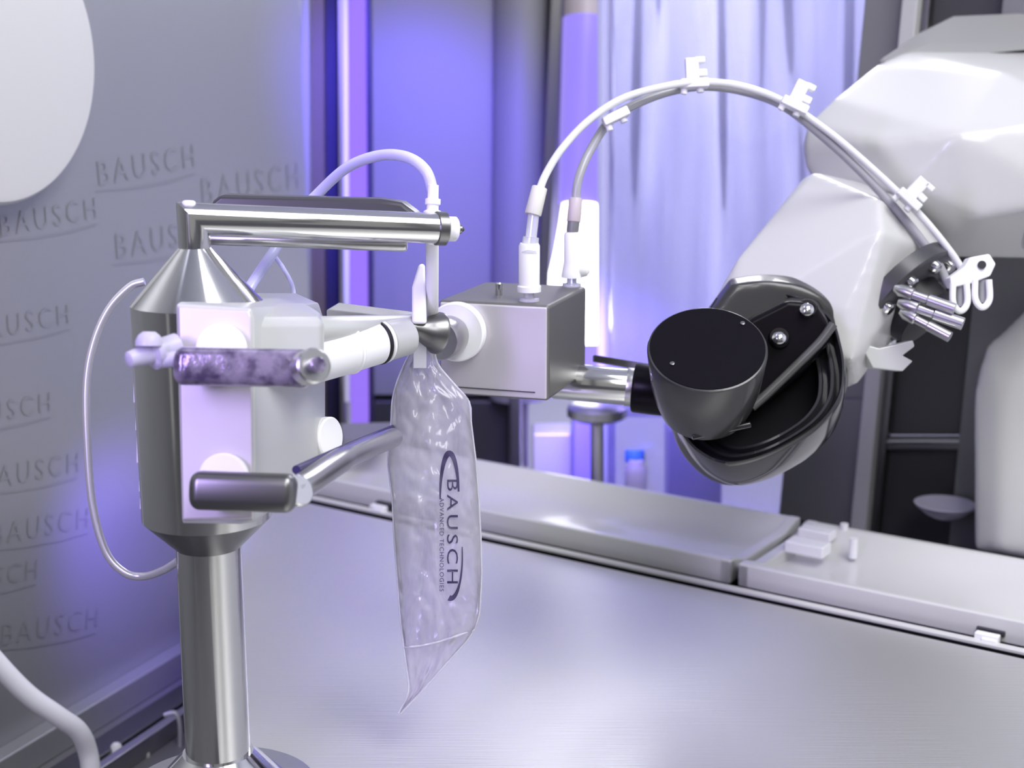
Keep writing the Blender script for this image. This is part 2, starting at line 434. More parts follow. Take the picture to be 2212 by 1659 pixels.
YB = 1100
vstrip('trim_4', 648, 668, 655, 672, M['wall'], 1.86, 0.05, label='steel corner bead', ybot=YB)
vstrip('trim_5', 668, 700, 672, 703, M['brown'], 1.90, 0.05, label='taupe gasket strip', ybot=YB)
vstrip('trim_6', 699, 730, 702, 735, M['navy'], 1.93, 0.05, label='dark gasket strip', ybot=YB)
vstrip('trim_7', 729, 740, 735, 747, M['steel_satin'], 1.90, 0.05, label='steel edge strip', ybot=925)
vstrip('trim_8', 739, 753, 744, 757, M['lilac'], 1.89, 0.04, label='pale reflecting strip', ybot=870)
led = vstrip('light_strip', 753, 789, 758, 796, M['led'], 1.885, 0.03, ybot=915)
del led['kind']; tag(led, 'tall violet glowing light strip standing in the corner behind the stand', 'light')
vstrip('trim_9', 789, 800, 795, 806, M['navy'], 1.90, 0.05, label='navy gap strip', ybot=YB)
# wide blue-lit panel with lower section and seam
obj('wall_back_panel'.replace('_panel', '_left'), prism(N(), [W(798, -80, BP, BN), W(1212, -80, BP, BN), W(1170, 852, BP, BN), W(800, 852, BP, BN)], -BN * 0.02), M['panel'])['kind'] = 'structure'
LPn = BP - BN * 0.0
obj('trim_10', prism(N(), [W(800, 866, LPn, BN), W(1110, 866, LPn, BN), W(1105, 1150, LPn, BN), W(800, 1150, LPn, BN)], -BN * 0.02), M['grey_dark'], bevel=0.003)['kind'] = 'structure'
obj('trim_11', prism(N(), [W(795, 850, BP + BN * -.015, BN), W(1170, 850, BP + BN * -.015, BN), W(1170, 868, BP + BN * -.015, BN), W(795, 868, BP + BN * -.015, BN)], -BN * 0.02), M['rubber'])['kind'] = 'structure'
# rounded grey column right of the panel
pc0 = W(1130, -100, BP, BN); pc1 = W(1118, 860, BP, BN)
bm = N(); cyl(bm, pc0 - BN * 0.0, pc1 - BN * 0.0, px(62, 2.0), seg=40); obj('trim_12', bm, M['panel'])['kind'] = 'structure'
vstrip('trim_13', 1190, 1214, 1150, 1172, M['steel_dark'], 1.97, 0.04, ybot=845, label='dark window jamb')
vstrip('trim_14', 1100, 1126, 1102, 1126, M['steel_satin'], 1.97, 0.03, ytop=855, ybot=1010, label='short steel post under the box')
vstrip('trim_15', 1128, 1140, 1130, 1142, M['grey_mid'], 1.99, 0.03, ytop=855, ybot=1010, label='grey post edge')
# little shelf foot of the corner profile
obj('trim_16', prism(N(), [P(735, 915, 1.75), P(848, 912, 1.75), P(842, 948, 1.68), P(742, 950, 1.68)], Z * -0.008), M['panel'])['kind'] = 'structure'

vstrip('trim_40', 1195, 1325, 1160, 1325, M['violetpanel'], 2.13, 0.02, ybot=860, label='added violet backing behind the tube lamp')  # added backing, coloured violet in place of the bright gaps beside the lamp
# upright lamp in the window gap
lamp = thing('tube_lamp', P(1262, 640, 2.03), 'glowing upright tube lamp behind the box, violet above and white below', 'lamp')
bm = N(); cyl(bm, P(1262, 40, 2.05), P(1252, 440, 2.05), px(46, 2.05), seg=24); obj('upper_tube', bm, M['lampv'], lamp)
bm = N(); cyl(bm, P(1262, -60, 2.05), P(1262, 40, 2.05), px(44, 2.05), seg=24); obj('end_cap', bm, M['pinkish'], lamp)
bm = N(); lathe(bm, P(1252, 440, 2.03), P(1248, 700, 2.03) - P(1252, 440, 2.03), [(0, px(38, 2)), (.03, px(44, 2)), (.07, px(54, 2)), (.11, px(68, 2)), (.17, px(74, 2)), (.20, px(66, 2))], 24)
obj('white_bulb', bm, M['lampw'], lamp)

# back window: pane, and hanging film sheet seen through it
wo = G(1740, 1090, DZ) + E2 * 0.10; wnn = -E2
win = thing('window_1', W(1600, 700, wo, wnn), None, None, kind='structure')
win['label'] = 'tall window behind the arching tubing'
pane_m = film_mat('window_glass', (0.6, 0.6, 0.95), 0.06, rough=0.05, scale=3, bump=0.0)
obj('pane', prism(N(), [W(1312, -80, wo, wnn), W(1888, -80, wo, wnn), W(1888, 1140, wo, wnn), W(1312, 1080, wo, wnn)], -wnn * 0.006), pane_m, win)
obj('frame_bar', prism(N(), [W(1300, -80, wo, wnn), W(1314, -80, wo, wnn), W(1314, 1060, wo, wnn), W(1300, 1060, wo, wnn)], wnn * 0.012), M['hose'], win, bevel=0.002)
# film sheet with vertical folds
so = wo + E2 * 0.16
bm = N(); nu, nv = 90, 30; g = []
for j in range(nv + 1):
    row = []
    for i in range(nu + 1):
        x = 1322 + (1885 - 1322) * i / nu; y = -60 + (900 + 60) * j / nv
        p = W(x, y, so, wnn)
        a = 0.012 * noise.noise(V((i * .16, j * .02, 8))) + 0.020 * noise.noise(V((i * .07, j * .05, 3)))
        row.append(bm.verts.new(p + E2 * a * (1.15 - 1.1 * j / nv)))
    g.append(row)
for j in range(nv):
    for i in range(nu): bm.faces.new((g[j][i], g[j][i + 1], g[j + 1][i + 1], g[j + 1][i]))
sheet = obj('plastic_sheet', bm, M['sheet'], angle=180)
sm = sheet.modifiers.new('thick', 'SOLIDIFY'); sm.thickness = 0.0008
tag(sheet, 'translucent bluish plastic sheet hanging in folds behind the window', 'sheet')

# right side: post, dark window with bar, grey panels
rp = thing('window_2', W(2000, 1000, wo, wnn), None, None, kind='structure'); rp['label'] = 'dark narrow window behind the robot arm, split by a bar'
def wq(x0, y0, x1, y1, m, t, nm, par, lean=-0.10, lab=None, bev=0.002, off=0.0):
    q = wo + wnn * off
    def sh(x, y): return x + lean * (y - 850)
    ob = obj(nm, prism(N(), [W(sh(x0, y0), y0, q, wnn), W(sh(x1, y0), y0, q, wnn), W(sh(x1, y1), y1, q, wnn), W(sh(x0, y1), y1, q, wnn)], wnn * t), m, par, bevel=bev)
    if lab: ob['label'] = lab
    return ob
wq(1930, -90, 2092, 940, M['grey_dark'], -0.01, 'pane', rp)
wq(1930, 968, 2092, 1200, M['grey_dark'], -0.01, 'pane', rp)
wq(1925, 940, 2100, 968, M['steel_dark'], 0.012, 'frame_bar', rp)
wq(1926, 950, 2100, 957, M['steel_satin'], 0.003, 'bright_edge', rp, off=0.012)
wq(1918, -90, 1935, 1200, M['steel_dark'], 0.016, 'frame_post', rp)
o = wq(1884, -90, 1918, 1200, M['grey_post'], 0.03, 'trim_17', None); o['kind'] = 'structure'
o = wq(1790, -90, 1886, 858, M['grey_mid'], 0.01, 'trim_19', None); o['kind'] = 'structure'
o = wq(2092, -90, 2420, 1260, M['grey_mid'], 0.02, 'wall_back_right', None); o['kind'] = 'structure'
o = wq(1716, 860, 1884, 1180, M['grey_mid'], 0.012, 'trim_18', None); o['kind'] = 'structure'

# blurred things standing behind the trays
def stand_box(x0, y0, x1, y1, d, m, name, label, cat, depth=0.06):
    a, b, c_, e = P(x0, y0, d), P(x1, y0, d), P(x1, y1, d), P(x0, y1, d)
    ob = obj(name, prism(N(), [a, b, c_, e], V((0, depth, 0))), m, bevel=0.004); tag(ob, label, cat); return ob
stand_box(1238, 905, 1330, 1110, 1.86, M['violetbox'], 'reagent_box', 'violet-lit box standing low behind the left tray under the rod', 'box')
stand_box(1150, 935, 1236, 1110, 1.90, M['grey_light'], 'storage_box', 'pale grey box behind the left tray beside the short steel post', 'box')
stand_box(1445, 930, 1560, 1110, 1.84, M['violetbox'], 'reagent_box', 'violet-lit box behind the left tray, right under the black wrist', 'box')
bt = thing('sample_bottle', P(1370, 1080, 1.80), 'small pale bottle with a bright blue cap behind the left tray', 'bottle')
bm = N(); lathe(bm, P(1372, 1090, 1.80), Z, [(0, .012), (.002, .014), (.045, .014), (.052, .010), (.058, .009)], 24); obj('bottle_body', bm, M['fitting'], bt)
bm = N(); cyl(bm, P(1371, 998, 1.80), P(1371, 972, 1.80), .0125, ch=.001); obj('cap', bm, M['bluecap'], bt)
kn = N(); lathe(kn, P(1290, 905, 1.70), Z, [(0, .03), (.004, .036), (.014, .036), (.018, .03)], 32)
tag(obj('steel_knob', kn, M['steel_satin']), 'blurred round steel knob behind and below the steel rod', 'knob')
kp = N(); cyl(kp, P(1290, 906, 1.70), P(1290, 1090, 1.70), .008); tag(obj('knob_post', kp, M['steel_satin']), 'thin steel post carrying the round knob behind the tray', 'post')
# glass bowl seen in the dark window
bw = N(); c = G(2045, 1140, 0.03)
c = W(2040, 1118, wo + wnn * 0.06, wnn)
lathe(bw, c, Z, [(0, .012), (.004, .02), (.012, .03), (.016, .033), (.0165, .031), (.006, .016)], 28)
tag(obj('glass_bowl', bw, M['fitting']), 'small pale glass bowl in front of the dark window behind the right-hand tray', 'bowl')

# ------------------------------------------------------------------ left wall: lid, print, base rails
q = W(-32, 118, gl0 + wn * 0.02, wn)
lid = thing('port_lid', q, 'large round white port cover high on the left wall', 'lid')
ca, cb, cc = wd, Z, wn
R0 = (W(181, 118, gl0 + wn * .02, wn) - q).length
bm = N(); lathe(bm, q - wn * 0.02, wn, [(0, R0), (.03, R0), (.034, R0 - .003), (.035, R0 - .008)], 96, fr=(ca, cb, cc)); obj('cover_disc', bm, M['lid'], lid)
bm = N(); lathe(bm, q - wn * 0.0195, wn, [(0, R0 + .003), (.006, R0 + .003)], 96, fr=(ca, cb, cc)); obj('gasket', bm, M['steel_dark'], lid)


def text_mesh(s, size=1.0, extrude=0.0, space=1.0):
    cu = bpy.data.curves.new('t', 'FONT'); cu.body = s; cu.size = size; cu.space_character = space; cu.extrude = extrude
    cu.align_x = 'LEFT'; cu.resolution_u = 3
    o = bpy.data.objects.new('t', cu); sc.collection.objects.link(o)
    dg = bpy.context.evaluated_depsgraph_get(); dg.update()
    me = bpy.data.meshes.new_from_object(o.evaluated_get(dg)); bpy.data.objects.remove(o); bpy.data.curves.remove(cu)
    return me


# faint repeating print on the film of the left wall
tm = text_mesh('BAUSCH', 1.0, 0, 1.35)
wtext = max(v.co.x for v in tm.vertices)
sw = [(-0.1, -.12), (1.5, -.22), (3.2, -.26), (wtext, -.20), (wtext, -.24), (3.2, -.32), (1.5, -.28), (-.1, -.15)]
bmt = N(); bmt.from_mesh(tm); bmt.faces.new([bmt.verts.new((a, b, 0)) for a, b in sw])
tm = bpy.data.meshes.new('wall_print'); bmt.to_mesh(tm); bmt.free(); tm.materials.append(M['film_ink'])
rows = [(212, 402, 300), (436, 446, 230), (0, 512, 300), (250, 560, 250), (-60, 740, 300), (-100, 930, 300), (40, 860, 0), (-40, 1060, 300),
        (-20, 1180, 300), (-130, 1290, 300), (10, 1290, 0), (0, 1395, 300), (230, 720, 0)]
first = True
for x, y, ln in rows:
    if not ln: continue
    a = W(x, y, gl0 + wn * 0.0008, wn); b = W(x + 210, y - 42, gl0 + wn * 0.0008, wn)
    ex = (b - a).normalized(); ez = ex.cross(-wn).normalized()
    if ez.z < 0: ez = -ez
    s = (b - a).length / wtext
    o = link(bpy.data.objects.new('lettering', tm)); mt = Matrix((ex * s, ez * s, ex.cross(ez) * s)).transposed().to_4x4(); mt.translation = a
    o.parent = wall_left; o.matrix_basis = wall_left.matrix_world.inverted() @ mt if False else Matrix.Translation(-OFF[wall_left]) @ mt
    if first: o['label'] = 'faint grey BAUSCH print on the wall film'; first = False

# steel channels along the foot of the left wall
for k, (offw, hh, wdt, m) in enumerate([(0.0, 0.03, 0.02, 'wall'), (0.045, 0.012, 0.03, 'steel_dark'), (0.09, 0.02, 0.012, 'steel_satin')]):
    s = V((gl0.x, gl0.y, SZ)) - wd * 0.5 + wn * offw
    obj('baseboard_left' if k == 0 else 'trim_%d' % (30 + k), box(N(), s, wd * 1.1, wn * wdt, Z * hh), M[m], bevel=0.002)['kind'] = 'structure'

# white hose low left with its fitting
hz = N(); tube(hz, [P(-90, 1330, 1.20), P(-10, 1428, 1.21), P(60, 1500, 1.22), P(130, 1550, 1.23), P(170, 1580, 1.24), P(190, 1625, 1.25), P(198, 1690, 1.25), P(200, 1790, 1.26)], px(21, 1.24), 18)
tag(obj('hose', hz, M['white_soft']), 'thick white hose bending down at the lower left corner', 'hose')
ft = thing('hose_fitting', P(255, 1672, 1.38), 'small white cone fitting with screws beside the thick white hose', 'fitting')
bm = N(); lathe(bm, P(255, 1680, 1.38), Z, [(0, .016), (.008, .016), (.012, .012), (.026, .007), (.034, .005), (.036, .003)], 24); obj('nozzle', bm, M['white_soft'], ft)
bm = N(); lathe(bm, P(255, 1700, 1.38), Z, [(0, .026), (.008, .026), (.009, .024)], 6); obj('hex_nut', bm, M['steel_dark'], ft, smooth=False)
for a, b in ((318, 1632), (318, 1652), (282, 1640)):
    bm = N(); lathe(bm, P(a, b + 12, 1.38), Z, [(0, .003), (.008, .003), (.009, .002)], 12); obj('screw', bm, M['cream'], ft)
bm = N(); tube(bm, [P(355, 1545, 1.4), P(378, 1540, 1.4), P(388, 1560, 1.4), P(389, 1610, 1.4), P(388, 1700, 1.4)], .0022, 8)
tag(obj('ball_chain', bm, M['cable']), 'short pale chain hanging behind the foot of the steel column', 'chain')

# ------------------------------------------------------------------ the dosing stand
base_c = G(476, 1722, DZ); BX, BY = base_c.x, base_c.y


def ax_z(py):
    """height on the stand axis seen at image row py"""
    t = (829.5 - py) / F
    d = (BY - 0) / (cs + t * sn)
    return H - d * sn + t * d * cs


def ax_d(py): return BY / (cs + (829.5 - py) / F * sn)


def AX(z): return V((BX, BY, z))


stand = thing('dosing_stand', base_c, 'polished stainless steel stand with column, fat drum head, top arm and clamp bracket', 'stand')
z = {k: ax_z(k) for k in (1655, 1622, 1180, 1115, 655, 535, 440)}
rc = px(70, ax_d(1400)); rd = px(140, ax_d(900)); rn = px(35, ax_d(500))
bm = N(); lathe(bm, AX(DZ), Z, [(0, .046), (.004, .047), (.008, .045), (z[1622] - DZ, rc + .002)], 64); obj('base_cone', bm, M['steel'], stand)
bm = N()
for k in range(8):
    a = k * math.pi / 4 + .2; c = AX(DZ) + V((math.cos(a), math.sin(a), 0)) * .055
    lathe(bm, c, Z, [(0, .005), (.004, .005), (.005, .004)], 12)
obj('base_flange', lathe(N(), AX(DZ), Z, [(0, .064), (.003, .065), (.005, .063)], 64), M['steel_satin'], stand)
bm.free()
bm = N(); lathe(bm, AX(z[1622]), Z, [(0, rc), (z[1180] - z[1622], rc * .98)], 64); obj('column', bm, M['steel'], stand)
bm = N(); lathe(bm, AX(z[1180]), Z, [(0, rc * .98), (z[1115] - z[1180], rd)], 72); obj('lower_cone', bm, M['steel_dark'], stand)
bm = N(); lathe(bm, AX(z[1115]), Z, [(0, rd), (z[655] - z[1115], rd)], 72); obj('drum', bm, M['steel'], stand)
bm = N(); lathe(bm, AX(z[655]), Z, [(0, rd), (z[535] - z[655], rn)], 72); obj('upper_cone', bm, M['steel'], stand)
# mitred neck and top arm
dn = ax_d(480); 
nk = AX(z[535]); tp = P(404, 473, dn); tp.x = BX; tp.y = BY
arm_end = P(958, 494, 0.915)
bm = N(); a1 = (arm_end - tp).normalized(); bis = (a1 - Z).normalized()   # mitre plane
segn = 40; rings = []
mid = tp
aX, aY = V((1, 0, 0)), V((0, 1, 0))
lo = [bm.verts.new(nk + (aX * math.cos(2 * math.pi * k / segn) + aY * math.sin(2 * math.pi * k / segn)) * rn) for k in range(segn)]
mi = []; en = []
mn = (Z + a1).normalized()
mpl = (Z + (-a1)).normalized()
# plane through mid containing Y-ish axis; normal = Z + a1
for k in range(segn):
    off = (aX * math.cos(2 * math.pi * k / segn) + aY * math.sin(2 * math.pi * k / segn)) * rn
    p = mid + off; nrm = (Z + a1); t = (mid - p).dot(nrm) / Z.dot(nrm); mpnt = p + Z * t
    mi.append(bm.verts.new(mpnt)); L = (arm_end - mpnt).dot(a1); en.append(bm.verts.new(mpnt + a1 * L))
for r0, r1 in ((lo, mi), (mi, en)):
    for k in range(segn): bm.faces.new((r0[k], r0[(k + 1) % segn], r1[(k + 1) % segn], r1[k]))
bm.faces.new(lo); bm.faces.new(en)
obj('elbow_arm', bm, M['steel'], stand)
bm = N(); cyl(bm, P(408, 447, dn - .005), P(408, 434, dn - .005), .004, ch=.001); obj('bleed_screw', bm, M['white_soft'], stand)
# long fin plate behind the arm
fd = 0.945
bm = N()
pl = [P(455, 436, fd), P(475, 421, fd), P(820, 430, fd), P(868, 437, fd), P(905, 465, fd), P(905, 505, fd), P(865, 533, fd), P(820, 538, fd), P(480, 527, fd), P(450, 515, fd)]
prism(bm, pl, V((0.002, 0.016, 0))); obj('fin_plate', bm, M['grey_dark'], stand, bevel=0.003)
bm = N(); cyl(bm, P(452, 515, .918), P(880, 530, .918), px(14, .92), ch=.002); obj('lower_rail', bm, M['steel_satin'], stand)
# arm end disc, cap, knob
e = arm_end
bm = N(); lathe(bm, e - a1 * .006, a1, [(0, rn * .9), (.001, rn * 1.12), (.007, rn * 1.12), (.008, rn * .95)], 40); obj('end_disc', bm, M['steel_dark'], stand)
bm = N(); lathe(bm, e + a1 * .002, a1, [(0, rn * .82), (.006, rn * .82), (.007, rn * .7)], 32); obj('end_cap', bm, M['white_soft'], stand)
bm = N(); lathe(bm, e + a1 * .009, a1, [(0, rn * .3), (.003, rn * .3), (.005, rn * .1)], 20); obj('end_knob', bm, M['steel_dark'], stand)
# white tick strip on the left of the drum
for a, b in ((800, 870), (882, 930), (932, 1000), (1035, 1062), (1075, 1100)):
    x0 = 288 + (a - 800) * .05
    bm = N(); box(bm, P(x0, b, .886), RT * px(12, .886), UP * px(b - a, .886), FW * .004); obj('scale_mark', bm, M['white_soft'], stand, bevel=.0005)
# bracket block
bd = 0.812
fp = [(380, 656), (540, 666), (549, 690), (551, 1125), (520, 1132), (393, 1130)]
bkp = [(425, 632), (640, 633), (690, 655), (704, 700), (704, 985), (640, 1060), (560, 1128), (470, 1120)]
bm = N(); hull(bm, [P(a, b, bd) for a, b in fp] + [P(a, b, .945) for a, b in bkp])
obj('bracket_block', bm, M['grey_light'], stand, bevel=.0022, seg=4)
bm = N(); hull(bm, [P(386, 664, bd - .0035), P(536, 672, bd - .0035), P(543, 684, bd - .0035), P(546, 1118, bd - .0035), P(396, 1122, bd - .0035), P(384, 660, bd), P(540, 670, bd), P(549, 1122, bd), P(393, 1126, bd)])
obj('front_plate', bm, M['steel_plate'], stand, bevel=.001)
# raised hood on the block (rounded)
bm = N(); hull(bm, [P(a, b, d) for a, b, d in ((550, 690, .82), (700, 690, .86), (700, 820, .86), (550, 830, .82), (560, 650, .86), (650, 650, .90), (700, 680, .93), (700, 820, .93))])
obj('block_hood', bm, M['grey_light'], stand, bevel=.005, seg=5)


def disc(nm, c, ax, r, t, m, par, ch=.001):
    bm = N(); lathe(bm, c, ax, [(0, r - ch), (ch, r), (t - ch, r), (t, r - ch)], 56); return obj(nm, bm, m, par)


front = cv(0, 0, 1)
disc('white_washer', P(481, 755, bd - .004), front, px(54, bd), .006, M['disc_white'], stand)
disc('white_washer', P(486, 1032, bd - .004), front, px(54, bd), .006, M['disc_white'], stand)
disc('side_washer', P(700, 945, .94), cv(.88, 0, .47), px(45, .94), .006, M['disc_white'], stand)


def pill(bm, p0, p1, ry, rz, fwd, seg=32, k=8):
    """bar with rounded ends, half height rz, half depth ry"""
    ax = (p1 - p0).normalized(); L = (p1 - p0).length; a = fwd.normalized(); a = (a - ax * a.dot(ax)).normalized(); b = ax.cross(a)
    prof = []
    er = rz * .55
    for i in range(k + 1):
        t = i / k * math.pi / 2; prof.append((er * (1 - math.cos(t)), .35 + .65 * math.sin(t)))
    for i in range(k + 1):
        t = (1 - i / k) * math.pi / 2; prof.append((L - er * (1 - math.cos(t)), .35 + .65 * math.sin(t)))
    rings = []
    for t, r in prof:
        ring = []
        for q in range(seg):
            c_, s_ = math.cos(2 * math.pi * q / seg), math.sin(2 * math.pi * q / seg)
            c_ = math.copysign(abs(c_) ** .6, c_); s_ = math.copysign(abs(s_) ** .6, s_)
            ring.append(bm.verts.new(p0 + ax * t + a * c_ * ry * r + b * s_ * rz * r))
        rings.append(ring)
    for i in range(len(rings) - 1):
        for q in range(seg): bm.faces.new((rings[i][q], rings[i][(q + 1) % seg], rings[i + 1][(q + 1) % seg], rings[i + 1][q]))
    bm.faces.new(list(reversed(rings[0]))); bm.faces.new(rings[-1]); return bm


hd = .785
lv = obj('upper_lever', pill(N(), P(378, 790, hd), P(676, 797, hd), .010, px(42, hd), FW), M['marble'], stand, label='marbled clear purple-grey lever handle')
disc('lever_ring', P(662, 795, hd - .012), cv(.45, .1, .8), px(38, hd), .012, M['steel_satin'], lv)
disc('lever_core', P(664, 795, hd - .014), cv(.45, .1, .8), px(17, hd), .017, M['marble'], lv)
lw = obj('lower_lever', pill(N(), P(412, 1058, hd), P(642, 1066, hd), .010, px(42, hd), FW), M['steel_dark'], stand, label='dark steel lever bar')
bm = N(); tube(bm, [P(600, 1064, .792), P(650, 1052, .80), P(745, 990, .87), P(850, 945, .97)], [px(30, .8), px(29, .82), px(24, .87), px(21, .95)], 24)
obj('diagonal_bar', bm, M['steel_satin'], stand)
bm = N(); tube(bm, [P(640, 1015, .81), P(745, 968, .90), P(850, 925, .99)], px(9, .88), 12); obj('diagonal_rail', bm, M['navy'], stand)
disc('lever_ring', P(640, 1062, .79), cv(.7, .3, .6), px(36, .79), .004, M['steel'], lw)
# white sleeve, O-ring, rod towards the box
r0p, r1p = P(640, 777, .895), P(905, 722, .968)
ra = (r1p - r0p).normalized(); RL = (r1p - r0p).length


def on(t): return r0p + ra * (RL * t)


def seg_rod(nm, t0, t1, ra0, ra1, m, par=stand, ch=.0008):
    L = RL * (t1 - t0)
    bm = N(); lathe(bm, on(t0), ra, [(0, ra0 - ch), (ch, ra0), (L - ch, ra1), (L, ra1 - ch)], 48); return obj(nm, bm, m, par)


seg_rod('white_sleeve', .0, .42, .0180, .0160, M['white_soft'])
seg_rod('sleeve_rim', .39, .42, .0168, .0168, M['disc_white'])
seg_rod('white_sleeve', .42, .64, .0156, .0142, M['white_soft'])
seg_rod('o_ring', .64, .67, .0147, .0145, M['rubber'])
seg_rod('sleeve_rim', .67, .70, .0144, .0142, M['disc_white'])
seg_rod('grey_sleeve', .70, .90, .0136, .0122, M['grey_light'])
bm = N(); lathe(bm, P(862, 703, .965), P(958, 722, .985) - P(862, 703, .965), [(0, .004), (.012, .0052), (.022, .0100), (.030, .0146), (.032, .0146)], 40); obj('neck_rod', bm, M['steel_dark'], stand)
# second tube above, behind the sleeve
bm = N(); cyl(bm, P(600, 715, .86), P(900, 705, .985), .0085, .0085, ch=.001); obj('back_rod', bm, M['grey_light'], stand)
bm = N(); box(bm, P(705, 668, .90), P(895, 690, 1.0) - P(705, 668, .90), Z * -.008, V((0.004, .03, 0))); obj('slide_plate', bm, M['panel'], stand, bevel=.001)

# ------------------------------------------------------------------ hose arch, cable, luer fitting, clips
hs = thing('arched_hose', P(935, 405, .93), 'pale lilac hose arching above the top arm of the stand', 'hose')
bm = N(); tube(bm, [P(520, 655, .93), P(545, 612, .96), P(588, 548, .99), P(640, 470, 1.0), P(685, 420, 1.0), P(750, 362, .98), P(820, 336, .96), P(880, 340, .94), P(920, 370, .93), P(936, 415, .93)], px(12, .96), 16); obj('hose_tube', bm, M['hose'], hs)
bm = N(); lathe(bm, P(934, 470, .925), P(936, 402, .925) - P(934, 470, .925), [(0, px(20, .92)), (.004, px(20, .92)), (.005, px(13, .92)), (.008, px(13, .92)), (.0085, px(17, .92)), (.012, px(17, .92)), (.0125, px(12, .92)), (.021, px(12, .92))], 28)
obj('hose_connector', bm, M['white_soft'], hs)
bm = N(); cyl(bm, P(934, 680, .985), P(934, 520, .935), px(14, .93), px(14, .93), ch=.001); obj('drop_tube', bm, M['white_soft'], hs)
cp = N(); hull(cp, [P(a, b, .965) for a, b in ((905, 570), (918, 570), (922, 700), (890, 700), (890, 620))] + [P(a, b, .975) for a, b in ((905, 570), (918, 570), (922, 700), (890, 700), (890, 620))])
tag(obj('bag_clip', cp, M['white_soft'], bevel=.002), 'flat white clip beside the drop tube above the bag', 'clip')
bm = N(); tube(bm, [P(312, 608, .93), P(280, 620, .93), P(235, 668, .93), P(203, 740, .93), P(187, 830, .93), P(189, 960, .93), P(200, 1090, .93), P(228, 1190, .93), P(268, 1236, .93), P(310, 1245, .93), P(352, 1232, .92), P(385, 1212, .91)], .0026, 12)
tag(obj('looped_cable', bm, M['cable']), 'thin silver cable looping out to the left of the steel drum', 'cable')
bm = N(); tube(bm, [P(592, 552, 1.02), P(612, 580, 1.02), P(632, 620, .98), P(634, 665, .93)], .0016, 10)
tag(obj('thin_cable', bm, M['hose']), 'short thin violet cable behind the cone of the stand', 'cable')
lu = thing('luer_fitting', P(330, 770, .80), 'translucent tapered fitting sticking out left of the marbled lever', 'fitting')
a, b = P(275, 778, .78), P(382, 748, .80)
L = (b - a).length
bm = N(); lathe(bm, a, b - a, [(0, .003), (.001, .0045), (L * .45, .0062), (L * .5, .0095), (L * .6, .0098), (L * .62, .007), (L, .0075)], 28); obj('taper', bm, M['fitting'], lu)
bm = N(); lathe(bm, P(322, 748, .785), UP, [(0, .0075), (.003, .0075), (.006, .006), (.008, .0035)], 20); obj('valve_cap', bm, M['fitting'], lu)
bm = N(); cyl(bm, P(340, 778, .79), P(385, 776, .79), .0045, ch=.0008); obj('spigot', bm, M['fitting'], lu)

# ------------------------------------------------------------------ bag
tag_bag = thing('sample_bag', P(940, 1500, .985), 'clear plastic sample bag with printed logo hanging under the rod', 'bag')
edge = [  # y, xl, xr, bulge
    (700, 905, 935, .001), (745, 895, 938, .003), (790, 872, 945, .005), (840, 852, 990, .007), (860, 848, 1012, .009), (920, 845, 1018, .012),
    (1000, 838, 1028, .014), (1080, 848, 1034, .015), (1160, 852, 1038, .015), (1240, 858, 1040, .014), (1320, 864, 1036, .011), (1355, 867, 1028, .008),
    (1385, 872, 1008, .005), (1410, 874, 985, .003), (1450, 880, 950, .002), (1490, 886, 915, .001), (1540, 862, 866, .0004)]


def bag_at(y):
    for i in range(len(edge) - 1):
        if edge[i][0] <= y <= edge[i + 1][0]:
            t = (y - edge[i][0]) / (edge[i + 1][0] - edge[i][0]); t2 = t
            return [edge[i][k] + (edge[i + 1][k] - edge[i][k]) * t2 for k in (1, 2, 3)]
    return edge[-1][1:]


BD = .99


def bagp(u, y, side):
    xl, xr, bl = bag_at(y)
    x = xl + (xr - xl) * u
    prof = math.sqrt(max(0, 1 - (2 * u - 1) ** 2))
    wr = 0.0016 * noise.noise(V((u * 5 + side, y * .018, 1.3))) + 0.0011 * noise.noise(V((u * 9, y * .05, 7 + side)))
    wr += 0.0034 * (abs(noise.noise(V((u * 3.2 + y * .006, y * .012 - u * 2, 4.1 + side)))) - .2) + 0.0022 * (abs(noise.noise(V((u * 6 - y * .01, y * .02, 9.1 + side)))) - .2)
    if y < 900: wr += .0025 * math.sin(u * 16 + y * .02) * (900 - y) / 200 * .5
    return P(x, y, BD - side * (bl * prof + wr * prof))


for side, nm in ((1, 'front_film'), (-1, 'back_film')):
    bm = N(); nu, nv = 36, 120; g = []
    for j in range(nv + 1):
        y = 700 + 840 * j / nv
        g.append([bm.verts.new(bagp(i / nu, y, side)) for i in range(nu + 1)])
    for j in range(nv):
        for i in range(nu): bm.faces.new((g[j][i], g[j][i + 1], g[j + 1][i + 1], g[j + 1][i]))
    obj(nm, bm, M['bag'], tag_bag, angle=180)
# seams
for s in (0.0, 1.0):
    bm = N(); tube(bm, [bagp(s, 700 + 840 * j / 20, 1) for j in range(21)], .0008, 8, n=3); obj('side_seam', bm, M['clear'], tag_bag)
bm = N(); tube(bm, [bagp(u / 8, 1398 - 38 * max(0, u / 8) ** 2, 1) for u in range(9)], .0009, 8, n=3); obj('fill_seam', bm, M['clear'], tag_bag)
bm = N(); box(bm, P(893, 700, .978), RT * .009, UP * -px(95, .98), FW * .001); obj('hanging_strap', bm, M['clear'], tag_bag, bevel=.0003)


def print_on_bag(me, fx, name, m, par):
    """fx maps a text vertex to (pixel x, pixel y) on the front film"""
    bm = N(); bm.from_mesh(me); bmesh.ops.triangulate(bm, faces=bm.faces)
    for v in bm.verts:
        x, y = fx(v.co.x, v.co.y); xl, xr, _ = bag_at(y)
        v.co = bagp((x - xl) / (xr - xl), y, 1) - FW * .0009
    bpy.data.meshes.remove(me) if me.users == 0 else None
    return obj(name, bm, m, par)


